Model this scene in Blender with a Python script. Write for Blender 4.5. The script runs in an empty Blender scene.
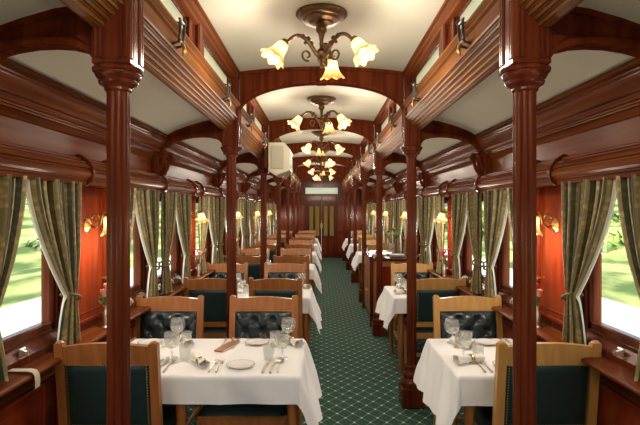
import bpy, math, random
from math import sin, cos, pi, sqrt, radians
from mathutils import Vector, Matrix
random.seed(7)
scene = bpy.context.scene
COL = scene.collection

# ------------------------------------------------------------------ camera, sky, sun, exposure
CAM_H, FOCAL_PX = 1.60, 500.0
cam_data = bpy.data.cameras.new('camera')
cam_data.sensor_width = 36.0
cam_data.lens = FOCAL_PX / 640.0 * 36.0
cam_data.shift_x = -1.5 / 640.0
cam_data.shift_y = -3.5 / 640.0
cam_data.clip_start = 0.02
cam = bpy.data.objects.new('camera', cam_data)
cam.location = (0.0, 0.0, CAM_H)
cam.rotation_euler = (pi / 2, 0, 0)
COL.objects.link(cam)
scene.camera = cam
scene.view_settings.view_transform = 'Standard'
scene.view_settings.look = 'None'
scene.view_settings.gamma = 1.0
scene.view_settings.use_curve_mapping = False
scene.view_settings.exposure = 0.0

world = bpy.data.worlds.new('sky')
scene.world = world
world.use_nodes = True
wn = world.node_tree
wn.nodes.clear()
w_out = wn.nodes.new('ShaderNodeOutputWorld')
w_bg = wn.nodes.new('ShaderNodeBackground')
w_sky = wn.nodes.new('ShaderNodeTexSky')
w_sky.sky_type = 'NISHITA'
w_sky.sun_disc = False
w_sky.sun_elevation = radians(48)
w_sky.sun_rotation = radians(190)
w_sky.air_density = 1.4
w_sky.dust_density = 3.0
wn.links.new(w_sky.outputs[0], w_bg.inputs[0])
wn.links.new(w_bg.outputs[0], w_out.inputs[0])
w_bg.inputs[1].default_value = 0.42
sun_data = bpy.data.lights.new('sun', 'SUN')
sun_data.energy = 4.6
sun_data.angle = radians(2)
sun_data.color = (1.0, 0.95, 0.84)
sun = bpy.data.objects.new('sun', sun_data)
sun.rotation_euler = (radians(38), 0, radians(8))
COL.objects.link(sun)
CHANDELIER_W, SCONCE_W = 11.5, 9.5
LAMP_COL = (1.0, 0.90, 0.75)

# ------------------------------------------------------------------ materials
def mat(name, col, rough=0.5, metal=0.0, col2=None, scale=(8, 8, 8), bump=0.0, coat=0.0, emit=None, emit_s=0.0,
        trans=0.0, detail=4.0, sheen=0.0, spec=None, lo=0.35, hi=0.65):
    m = bpy.data.materials.new(name)
    m.use_nodes = True
    nt = m.node_tree
    b = nt.nodes['Principled BSDF']
    b.inputs['Base Color'].default_value = (*col, 1)
    b.inputs['Roughness'].default_value = rough
    b.inputs['Metallic'].default_value = metal
    b.inputs['Coat Weight'].default_value = coat
    b.inputs['Coat Roughness'].default_value = 0.12
    b.inputs['Sheen Weight'].default_value = sheen
    b.inputs['Transmission Weight'].default_value = trans
    if spec is not None:
        b.inputs['Specular IOR Level'].default_value = spec
    if emit:
        b.inputs['Emission Color'].default_value = (*emit, 1)
        b.inputs['Emission Strength'].default_value = emit_s
    if col2 or bump:
        tc = nt.nodes.new('ShaderNodeTexCoord')
        mp = nt.nodes.new('ShaderNodeMapping')
        mp.inputs['Scale'].default_value = scale
        nz = nt.nodes.new('ShaderNodeTexNoise')
        nz.inputs['Scale'].default_value = 1.0
        nz.inputs['Detail'].default_value = detail
        nt.links.new(tc.outputs['Object'], mp.inputs[0])
        nt.links.new(mp.outputs[0], nz.inputs['Vector'])
        if col2:
            rp = nt.nodes.new('ShaderNodeValToRGB')
            rp.color_ramp.elements[0].position = lo
            rp.color_ramp.elements[1].position = hi
            rp.color_ramp.elements[0].color = (*col, 1)
            rp.color_ramp.elements[1].color = (*col2, 1)
            nt.links.new(nz.outputs['Fac'], rp.inputs[0])
            nt.links.new(rp.outputs[0], b.inputs['Base Color'])
        if bump:
            bp = nt.nodes.new('ShaderNodeBump')
            bp.inputs['Strength'].default_value = bump
            bp.inputs['Distance'].default_value = 0.004
            nt.links.new(nz.outputs['Fac'], bp.inputs['Height'])
            nt.links.new(bp.outputs[0], b.inputs['Normal'])
    return m

M = {}
M['mahogany'] = mat('mahogany', (0.080, 0.015, 0.006), 0.22, col2=(0.140, 0.031, 0.011), scale=(26, 26, 1.6), spec=0.16)
M['mahogany_long'] = mat('mahogany_along_car', (0.105, 0.024, 0.007), 0.27, col2=(0.18, 0.049, 0.013), scale=(24, 1.4, 24), spec=0.05)
M['beam'] = mat('mahogany_beam', (0.16, 0.054, 0.014), 0.42, col2=(0.25, 0.098, 0.027), scale=(24, 1.4, 24), spec=0.04)
M['mahogany_satin'] = mat('mahogany_satin', (0.080, 0.015, 0.006), 0.7, col2=(0.140, 0.031, 0.011), scale=(26, 26, 1.6), spec=0.0)
M['panel'] = mat('polished_red_panel', (0.16, 0.018, 0.005), 0.18, col2=(0.235, 0.034, 0.009), scale=(12, 12, 2.0), spec=0.3)
M['oak_red'] = mat('chair_wood_reddish', (0.31, 0.105, 0.026), 0.34, col2=(0.41, 0.155, 0.042), scale=(30, 30, 3), coat=0.2)
M['oak_gold'] = mat('chair_wood_golden', (0.50, 0.245, 0.062), 0.34, col2=(0.60, 0.32, 0.095), scale=(30, 30, 3), coat=0.2)
M['leather'] = mat('dark_green_leather', (0.011, 0.028, 0.028), 0.36, col2=(0.017, 0.040, 0.039), scale=(90, 90, 90), bump=0.15)
M['leather_blue'] = mat('tufted_black_leather', (0.018, 0.025, 0.027), 0.24, col2=(0.027, 0.036, 0.038), scale=(80, 80, 80), bump=0.12)
M['nail'] = mat('brass_nail', (0.55, 0.38, 0.15), 0.3, 1.0)
M['ceiling'] = mat('cream_ceiling_paint', (0.60, 0.555, 0.44), 0.62, col2=(0.63, 0.585, 0.47), scale=(3, 3, 3))
M['cloth'] = mat('white_linen', (0.86, 0.86, 0.86), 0.85, col2=(0.90, 0.90, 0.90), scale=(240, 240, 240), bump=0.05, sheen=0.1)
M['napkin'] = mat('napkin_linen', (0.80, 0.77, 0.71), 0.85, col2=(0.85, 0.82, 0.76), scale=(200, 200, 200), bump=0.05)
M['silver'] = mat('silver', (0.80, 0.76, 0.66), 0.32, 1.0)
M['bronze'] = mat('dark_bronze', (0.14, 0.075, 0.035), 0.34, 0.85, col2=(0.22, 0.12, 0.05), scale=(60, 60, 60), bump=0.2)
M['brass'] = mat('brass', (0.62, 0.42, 0.16), 0.28, 1.0)
M['iron'] = mat('dark_iron', (0.06, 0.055, 0.045), 0.4, 0.7)
M['china'] = mat('white_china', (0.85, 0.84, 0.80), 0.15)
M['gold_band'] = mat('gold_rim', (0.68, 0.50, 0.20), 0.25, 0.9)
M['strap'] = mat('cream_strap', (0.62, 0.52, 0.38), 0.6)
M['white_box'] = mat('cream_enamel', (0.42, 0.385, 0.27), 0.5)
M['grille'] = mat('grille_grey', (0.30, 0.27, 0.20), 0.5)
M['petal_red'] = mat('rose_red', (0.55, 0.03, 0.05), 0.55)
M['petal_pink'] = mat('rose_pink', (0.85, 0.42, 0.36), 0.55)
M['leaf'] = mat('leaf_green', (0.07, 0.13, 0.03), 0.5, col2=(0.12, 0.20, 0.05), scale=(40, 40, 40))
M['cord'] = mat('tieback_cord', (0.09, 0.08, 0.035), 0.7, col2=(0.16, 0.13, 0.055), scale=(150, 150, 150), bump=0.4)
M['lining'] = mat('pale_curtain_lining', (0.72, 0.68, 0.58), 0.8)
M['track'] = mat('pale_dry_track', (0.62, 0.57, 0.44), 0.9, col2=(0.78, 0.74, 0.62), scale=(1.2, 0.35, 1))
M['bank'] = mat('grass_bank', (0.085, 0.13, 0.025), 0.9, col2=(0.46, 0.50, 0.16), scale=(0.9, 0.28, 1.6), detail=8, lo=0.40, hi=0.60)
M['bush'] = mat('bush_leaves', (0.06, 0.11, 0.025), 0.8, col2=(0.30, 0.38, 0.10), scale=(1.6, 0.7, 2.6), detail=6, lo=0.38, hi=0.62)

def glass_mat(name, tint, rough, trans_amt=0.93, gloss=1.0):
    m = bpy.data.materials.new(name)
    m.use_nodes = True
    nt = m.node_tree
    nt.nodes.clear()
    out = nt.nodes.new('ShaderNodeOutputMaterial')
    tr = nt.nodes.new('ShaderNodeBsdfTransparent')
    tr.inputs[0].default_value = (*tint, 1)
    gl = nt.nodes.new('ShaderNodeBsdfGlossy')
    gl.inputs['Roughness'].default_value = rough
    gl.inputs['Color'].default_value = (1, 1, 1, 1)
    fr = nt.nodes.new('ShaderNodeFresnel')
    fr.inputs[0].default_value = 1.5
    mp = nt.nodes.new('ShaderNodeMath')
    mp.operation = 'MULTIPLY_ADD'
    mp.inputs[1].default_value = gloss
    mp.inputs[2].default_value = 1.0 - trans_amt - 0.04
    mp.use_clamp = True
    mx = nt.nodes.new('ShaderNodeMixShader')
    ge = nt.nodes.new('ShaderNodeNewGeometry')         # reflect at the outer faces only (thin sheet)
    fb = nt.nodes.new('ShaderNodeMix')
    nt.links.new(ge.outputs['Backfacing'], fb.inputs[0])
    nt.links.new(fr.outputs[0], fb.inputs[2])
    fb.inputs[3].default_value = 0.02
    nt.links.new(fb.outputs[0], mp.inputs[0])
    nt.links.new(mp.outputs[0], mx.inputs[0])
    nt.links.new(tr.outputs[0], mx.inputs[1])
    nt.links.new(gl.outputs[0], mx.inputs[2])
    nt.links.new(mx.outputs[0], out.inputs[0])
    return m
M['pane'] = glass_mat('window_glass', (0.96, 0.98, 0.96), 0.02, 0.96, .05)
M['crystal'] = glass_mat('cut_crystal', (0.94, 0.95, 0.94), 0.10, 0.88)
def cut_facets(m, amt):
    nt = m.node_tree
    out = next(n for n in nt.nodes if n.type == 'OUTPUT_MATERIAL')
    src = out.inputs[0].links[0].from_socket
    tl = nt.nodes.new('ShaderNodeBsdfTranslucent')
    df = nt.nodes.new('ShaderNodeBsdfDiffuse')
    for n in (tl, df): n.inputs[0].default_value = (0.9, 0.9, 0.88, 1)
    m1 = nt.nodes.new('ShaderNodeMixShader'); m1.inputs[0].default_value = .5
    m2 = nt.nodes.new('ShaderNodeMixShader'); m2.inputs[0].default_value = amt
    nt.links.new(tl.outputs[0], m1.inputs[1]); nt.links.new(df.outputs[0], m1.inputs[2])
    nt.links.new(src, m2.inputs[1]); nt.links.new(m1.outputs[0], m2.inputs[2])
    nt.links.new(m2.outputs[0], out.inputs[0])
cut_facets(M['crystal'], .13)

def frosted_mat(name='frosted_glass', c=(0.82, 0.80, 0.68)):
    m = bpy.data.materials.new(name)
    m.use_nodes = True
    nt = m.node_tree
    nt.nodes.clear()
    out = nt.nodes.new('ShaderNodeOutputMaterial')
    tl = nt.nodes.new('ShaderNodeBsdfTranslucent')
    tl.inputs[0].default_value = (*c, 1)
    df = nt.nodes.new('ShaderNodeBsdfDiffuse')
    df.inputs[0].default_value = (*[x * .88 for x in c], 1)
    mx = nt.nodes.new('ShaderNodeMixShader')
    mx.inputs[0].default_value = 0.15
    nt.links.new(tl.outputs[0], mx.inputs[1])
    nt.links.new(df.outputs[0], mx.inputs[2])
    nt.links.new(mx.outputs[0], out.inputs[0])
    return m
M['frosted'] = frosted_mat()
M['amber'] = frosted_mat('dim_lit_door_glass', (0.42, 0.31, 0.14))  # dim warm light behind the door is put into the pane colour

def shade_mat():
    # glowing amber etched glass: a lit lamp shade, paler near the bulb and amber at the frilled rim (UV v runs collar to rim)
    m = bpy.data.materials.new('lit_amber_glass')
    m.use_nodes = True
    nt = m.node_tree
    b = nt.nodes['Principled BSDF']
    uv = nt.nodes.new('ShaderNodeUVMap')
    sp = nt.nodes.new('ShaderNodeSeparateXYZ')
    rp = nt.nodes.new('ShaderNodeValToRGB')
    e = rp.color_ramp.elements
    e[0].position, e[0].color = 0.0, (0.95, 0.42, 0.08, 1)
    e[1].position, e[1].color = 1.0, (0.50, 0.19, 0.03, 1)
    a = rp.color_ramp.elements.new(0.45)
    a.color = (3.6, 2.3, 0.95, 1)
    a = rp.color_ramp.elements.new(0.75)
    a.color = (1.4, 0.72, 0.19, 1)
    nt.links.new(uv.outputs[0], sp.inputs[0])
    nt.links.new(sp.outputs[1], rp.inputs[0])
    nt.links.new(rp.outputs[0], b.inputs['Emission Color'])
    b.inputs['Emission Strength'].default_value = 1.0
    b.inputs['Base Color'].default_value = (0.20, 0.09, 0.02, 1)
    b.inputs['Roughness'].default_value = 0.3
    return m
M['shade'] = shade_mat()
M['bulb'] = mat('lit_bulb', (1, 0.9, 0.7), 0.4, emit=(1.0, 0.80, 0.48), emit_s=9.0)

def curtain_mat():
    m = bpy.data.materials.new('striped_brocade')
    m.use_nodes = True
    nt = m.node_tree
    b = nt.nodes['Principled BSDF']
    b.inputs['Roughness'].default_value = 0.72
    b.inputs['Sheen Weight'].default_value = 0.25
    uv = nt.nodes.new('ShaderNodeUVMap')
    sp = nt.nodes.new('ShaderNodeSeparateXYZ')
    nt.links.new(uv.outputs[0], sp.inputs[0])
    mu = nt.nodes.new('ShaderNodeMath')
    mu.operation = 'MULTIPLY'
    mu.inputs[1].default_value = 6.0
    nt.links.new(sp.outputs[0], mu.inputs[0])
    fr = nt.nodes.new('ShaderNodeMath')
    fr.operation = 'FRACT'
    nt.links.new(mu.outputs[0], fr.inputs[0])
    rp = nt.nodes.new('ShaderNodeValToRGB')
    rp.color_ramp.interpolation = 'CONSTANT'
    els = rp.color_ramp.elements
    els[0].position, els[0].color = 0.0, (0.21, 0.148, 0.055, 1)
    els[1].position, els[1].color = 0.30, (0.060, 0.062, 0.028, 1)
    for p, c in ((0.42, (0.41, 0.32, 0.16, 1)), (0.58, (0.11, 0.088, 0.034, 1)), (0.72, (0.28, 0.205, 0.085, 1)), (0.86, (0.050, 0.068, 0.035, 1))):
        x = els.new(p)
        x.color = c
    nt.links.new(fr.outputs[0], rp.inputs[0])
    nz = nt.nodes.new('ShaderNodeTexVoronoi')
    nz.inputs['Scale'].default_value = 1.0
    mp = nt.nodes.new('ShaderNodeMapping')
    mp.inputs['Scale'].default_value = (34, 30, 1)
    nt.links.new(uv.outputs[0], mp.inputs[0])
    nt.links.new(mp.outputs[0], nz.inputs['Vector'])
    r2 = nt.nodes.new('ShaderNodeValToRGB')
    r2.color_ramp.elements[0].position, r2.color_ramp.elements[0].color = 0.25, (1.5, 1.5, 1.35, 1)
    r2.color_ramp.elements[1].position, r2.color_ramp.elements[1].color = 0.55, (0.75, 0.78, 0.75, 1)
    nt.links.new(nz.outputs['Distance'], r2.inputs[0])
    mx = nt.nodes.new('ShaderNodeMix')
    mx.data_type = 'RGBA'
    mx.blend_type = 'MULTIPLY'
    mx.inputs[0].default_value = 0.8
    nt.links.new(rp.outputs[0], mx.inputs[6])
    nt.links.new(r2.outputs[0], mx.inputs[7])
    nt.links.new(mx.outputs[2], b.inputs['Base Color'])
    return m
M['curtain'] = curtain_mat()

def carpet_mat():
    m = bpy.data.materials.new('green_lattice_carpet')
    m.use_nodes = True
    nt = m.node_tree
    b = nt.nodes['Principled BSDF']
    b.inputs['Roughness'].default_value = 0.95
    b.inputs['Sheen Weight'].default_value = 0.15
    b.inputs['Specular IOR Level'].default_value = 0.15
    tc = nt.nodes.new('ShaderNodeTexCoord')
    sp = nt.nodes.new('ShaderNodeSeparateXYZ')
    nt.links.new(tc.outputs['Object'], sp.inputs[0])
    def mth(op, a, v=None, w=None):
        n = nt.nodes.new('ShaderNodeMath')
        n.operation = op
        for i, x in enumerate((a, v, w)):
            if x is None:
                continue
            if isinstance(x, (int, float)):
                n.inputs[i].default_value = x
            else:
                nt.links.new(x, n.inputs[i])
        return n.outputs[0]
    u = mth('MULTIPLY', sp.outputs[0], 1 / CARPET[0])
    v = mth('MULTIPLY', sp.outputs[1], 1 / CARPET[1])
    p = mth('ADD', u, v)
    q = mth('SUBTRACT', u, v)
    def tri(x):                                    # distance to nearest integer
        return mth('ABSOLUTE', mth('SUBTRACT', mth('FRACT', x), 0.5))
    dp = mth('SUBTRACT', 0.5, tri(p))
    dq = mth('SUBTRACT', 0.5, tri(q))
    line = mth('LESS_THAN', mth('MINIMUM', dp, dq), 0.045)
    dot = mth('LESS_THAN', mth('ADD', mth('MULTIPLY', dp, dp), mth('MULTIPLY', dq, dq)), 0.0105)
    nz = nt.nodes.new('ShaderNodeTexNoise')
    nz.inputs['Scale'].default_value = 60
    nt.links.new(tc.outputs['Object'], nz.inputs['Vector'])
    rp = nt.nodes.new('ShaderNodeValToRGB')
    rp.color_ramp.elements[0].color = (0.010, 0.055, 0.035, 1)
    rp.color_ramp.elements[1].color = (0.020, 0.085, 0.057, 1)
    nt.links.new(nz.outputs['Fac'], rp.inputs[0])
    def mix(f, c1, c2):
        n = nt.nodes.new('ShaderNodeMix')
        n.data_type = 'RGBA'
        nt.links.new(f, n.inputs[0])
        nt.links.new(c1, n.inputs[6])
        n.inputs[7].default_value = c2
        return n.outputs[2]
    c = mix(line, rp.outputs[0], (0.13, 0.23, 0.16, 1))
    c = mix(dot, c, (0.66, 0.70, 0.56, 1))
    nt.links.new(c, b.inputs['Base Color'])
    return m
CARPET = (0.1226, 0.163)
M['carpet'] = carpet_mat()

# ------------------------------------------------------------------ mesh helpers
class MB:
    def __init__(s):
        s.v, s.f, s.uv = [], [], {}
    def add(s, vs, fs, mx=None):
        n = len(s.v)
        s.v += [tuple(mx @ Vector(p)) if mx else tuple(p) for p in vs]
        s.f += [tuple(i + n for i in f) for f in fs]
        return s
    def box(s, x0, x1, y0, y1, z0, z1, b=0.0, mx=None):
        if x0 > x1: x0, x1 = x1, x0
        if y0 > y1: y0, y1 = y1, y0
        if b <= 0:
            vs = [(x, y, z) for z in (z0, z1) for y in (y0, y1) for x in (x0, x1)]
            return s.add(vs, [(0, 2, 3, 1), (4, 5, 7, 6), (0, 1, 5, 4), (2, 6, 7, 3), (0, 4, 6, 2), (1, 3, 7, 5)], mx)
        b = min(b, (x1 - x0) * .45, (y1 - y0) * .45, (z1 - z0) * .45)
        lo, hi = (x0, y0, z0), (x1, y1, z1)
        vs, idx = [], {}
        for c in [(i, j, k) for i in (0, 1) for j in (0, 1) for k in (0, 1)]:
            for ax in range(3):
                p = []
                for d in range(3):
                    e = hi[d] if c[d] else lo[d]
                    p.append(e if d == ax else e + (-b if c[d] else b))
                idx[(c, ax)] = len(vs)
                vs.append(p)
        fs = []
        for ax in range(3):
            o = [d for d in range(3) if d != ax]
            for sgn in (0, 1):
                q = []
                for a_, b_ in ((0, 0), (1, 0), (1, 1), (0, 1)):
                    c = [0, 0, 0]
                    c[ax] = sgn; c[o[0]] = a_; c[o[1]] = b_
                    q.append(idx[(tuple(c), ax)])
                fs.append(tuple(q))
            for a_ in (0, 1):                       # edges along axis ax
                for b_ in (0, 1):
                    c0 = [0, 0, 0]; c0[o[0]] = a_; c0[o[1]] = b_
                    c1 = list(c0); c1[ax] = 1
                    fs.append((idx[(tuple(c0), o[0])], idx[(tuple(c1), o[0])], idx[(tuple(c1), o[1])], idx[(tuple(c0), o[1])]))
        for c in [(i, j, k) for i in (0, 1) for j in (0, 1) for k in (0, 1)]:
            fs.append((idx[(c, 0)], idx[(c, 1)], idx[(c, 2)]))
        return s.add(vs, fs, mx)
    def lathe(s, prof, n=16, mx=None, fn=None, cap=True):
        vs, fs = [], []
        for (r, z) in prof:
            for k in range(n):
                a = 2 * pi * k / n
                rr = r * (fn(a, z) if fn else 1)
                vs.append((rr * cos(a), rr * sin(a), z))
        for i in range(len(prof) - 1):
            for k in range(n):
                k2 = (k + 1) % n
                fs.append((i * n + k, i * n + k2, (i + 1) * n + k2, (i + 1) * n + k))
        if cap:
            if prof[0][0] > 1e-6: fs.append(tuple(range(n - 1, -1, -1)))
            if prof[-1][0] > 1e-6: fs.append(tuple((len(prof) - 1) * n + k for k in range(n)))
        return s.add(vs, fs, mx)
    def tube(s, pts, r, n=8, mx=None):
        pts = [Vector(p) for p in pts]
        m = len(pts)
        rs = r if isinstance(r, (list, tuple)) else [r] * m
        vs, fs = [], []
        up = Vector((0.013, 0.021, 1)).normalized()
        prev = None
        for i, p in enumerate(pts):
            t = (pts[min(i + 1, m - 1)] - pts[max(i - 1, 0)]).normalized()
            if prev is None:
                ref = up if abs(t.dot(up)) < 0.9 else Vector((1, 0, 0))
                a = t.cross(ref).normalized()
            else:
                a = (prev - t * prev.dot(t)).normalized()
            prev = a
            b = t.cross(a)
            for k in range(n):
                an = 2 * pi * k / n
                vs.append(p + (a * cos(an) + b * sin(an)) * rs[i])
        for i in range(m - 1):
            for k in range(n):
                k2 = (k + 1) % n
                fs.append((i * n + k, i * n + k2, (i + 1) * n + k2, (i + 1) * n + k))
        fs.append(tuple(range(n - 1, -1, -1)))
        fs.append(tuple((m - 1) * n + k for k in range(n)))
        return s.add(vs, fs, mx)
    def prism(s, poly, a0, a1, axis='y', mx=None):
        # polygon in the two other axes, extruded from a0 to a1
        def P(p, a):
            return (p[0], a, p[1]) if axis == 'y' else (a, p[0], p[1]) if axis == 'x' else (p[0], p[1], a)
        n = len(poly)
        vs = [P(p, a0) for p in poly] + [P(p, a1) for p in poly]
        fs = [tuple(range(n)), tuple(range(2 * n - 1, n - 1, -1))]
        for k in range(n):
            k2 = (k + 1) % n
            fs.append((k, k + n, k2 + n, k2))
        return s.add(vs, fs, mx)
    def band(s, top, bot, a0, a1, mx=None):
        # solid between two matching xz polylines, thickness a0..a1 in y
        n = len(top)
        vs = []
        for a in (a0, a1):
            vs += [(x, a, z) for x, z in top] + [(x, a, z) for x, z in bot]
        fs = []
        for k in range(n - 1):
            fs.append((k, k + 1, n + k + 1, n + k))
            fs.append((2 * n + k, 3 * n + k, 3 * n + k + 1, 2 * n + k + 1))
            fs.append((k, 2 * n + k, 2 * n + k + 1, k + 1))
            fs.append((n + k, n + k + 1, 3 * n + k + 1, 3 * n + k))
        fs.append((0, n, 3 * n, 2 * n))
        fs.append((n - 1, 3 * n - 1, 4 * n - 1, 2 * n - 1))
        return s.add(vs, fs, mx)
    def grid(s, fn, nu, nv, uv=False):
        n = len(s.v)
        for j in range(nv + 1):
            for i in range(nu + 1):
                s.v.append(tuple(fn(i / nu, j / nv)))
                s.uv[len(s.v) - 1] = (i / nu, j / nv)
        for j in range(nv):
            for i in range(nu):
                a = n + j * (nu + 1) + i
                s.f.append((a, a + 1, a + nu + 2, a + nu + 1))
        return s
    def mesh(s, name, m, smooth=35):
        me = bpy.data.meshes.new(name)
        me.from_pydata(s.v, [], s.f)
        if s.uv:
            ul = me.uv_layers.new(name='UVMap')
            for l in me.loops:
                ul.data[l.index].uv = s.uv.get(l.vertex_index, (0, 0))
        import bmesh
        bm = bmesh.new()
        bm.from_mesh(me)
        bmesh.ops.recalc_face_normals(bm, faces=bm.faces)
        bm.to_mesh(me)
        bm.free()
        me.materials.append(M[m] if isinstance(m, str) else m)
        if smooth:
            me.polygons.foreach_set('use_smooth', [True] * len(me.polygons))
            me.set_sharp_from_angle(angle=radians(smooth))
        return me

def obj(name, mb, m, parent=None, loc=(0, 0, 0), smooth=35):
    me = mb if isinstance(mb, bpy.types.Mesh) else mb.mesh(name, m, smooth)
    o = bpy.data.objects.new(name, me)
    o.location = loc
    if parent: o.parent = parent
    COL.objects.link(o)
    return o
def tag(o, label, cat, group=None):
    o['label'] = label
    o['category'] = cat
    o['kind'] = 'thing'
    if group: o['group'] = group
    return o
def thing(name, label, cat, loc=(0, 0, 0), rz=0.0, group=None):
    o = bpy.data.objects.new(name, None)
    o.empty_display_size = 0.1
    o.location = loc
    o.rotation_euler = (0, 0, rz)
    COL.objects.link(o)
    return tag(o, label, cat, group)
def struct(name, mb, m, parent=None, smooth=35):
    o = obj(name, mb, m, parent, smooth=smooth)
    if not parent: o['kind'] = 'structure'
    return o
def root_struct(name, loc=(0, 0, 0)):
    o = bpy.data.objects.new(name, None)
    o.location = loc
    o['kind'] = 'structure'
    COL.objects.link(o)
    return o
KIDS = {}
def kids(o):
    return [c for c in bpy.data.objects if c.parent == o]
def dup(root, loc, rz=0.0, label=None, group=None, scale=None, tree=None):
    r = root.copy()
    COL.objects.link(r)
    r.location = loc
    r.rotation_euler = (0, 0, rz)
    if scale: r.scale = scale
    if label: r['label'] = label
    if group: r['group'] = group
    if root.name not in KIDS:
        KIDS[root.name] = [(c, list(kids(c))) for c in kids(root)]
    for ch, gs in KIDS[root.name]:
        c = ch.copy(); COL.objects.link(c); c.parent = r
        for g in gs:
            d = g.copy(); COL.objects.link(d); d.parent = c
    return r
ORD = ['first', 'second', 'third', 'fourth', 'fifth', 'sixth', 'seventh', 'eighth', 'ninth', 'tenth', 'eleventh', 'twelfth', 'thirteenth', 'fourteenth']
def T(x, y, z): return Matrix.Translation((x, y, z))
def R(a, ax): return Matrix.Rotation(a, 4, ax)

# ------------------------------------------------------------------ layout
S = 2.27
D0 = 1.81
NB = 6                                      # bays ahead of the first columns
XC = 0.735                                  # column line
XW = 1.40                                   # wall face
Y0, Y1 = -2.73, 16.35
COLS = [D0 + S * k for k in range(NB + 1)]
BAYS = [D0 + S * k for k in range(-2, NB)]
SIDE = {-1: 'four-seat', 1: 'two-seat'}
WIN = [(0.15, 0.83), (1.44, 2.12)]          # window openings from a bay's start
Z_SILL, Z_HEAD = 0.97, 1.71
CEIL_SIDE = [(0.70, 2.335), (0.82, 2.33), (0.95, 2.31), (1.07, 2.275), (1.18, 2.235), (1.26, 2.19), (1.33, 2.14)]
def side_ceiling_z(x):
    for (a, za), (b, zb) in zip(CEIL_SIDE, CEIL_SIDE[1:]):
        if a <= x <= b: return za + (zb - za) * (x - a) / (b - a)
    return CEIL_SIDE[0][1] if x < CEIL_SIDE[0][0] else CEIL_SIDE[-1][1]
def mid_ceiling_z(x): return 2.752 - 0.048 * (x / 0.70) ** 2

# floor, ceiling
struct('floor', MB().box(-1.5, 1.5, Y0 - .1, Y1 + .1, -0.06, 0), 'carpet')
ce = root_struct('ceiling')
mb = MB()
xs = [-0.78 + 1.56 * i / 24 for i in range(25)]
mb.band([(x, mid_ceiling_z(x) + 0.03) for x in xs], [(x, mid_ceiling_z(x)) for x in xs], Y0, Y1)
obj('clerestory_ceiling', mb, 'ceiling', ce)
for s in (-1, 1):
    mb = MB()
    P = CEIL_SIDE + [(1.50, 2.02)]
    mb.band([(s * x, z + 0.03) for x, z in P], [(s * x, z) for x, z in P], Y0, Y1)
    obj('side_ceiling', mb, 'ceiling', ce)

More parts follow.
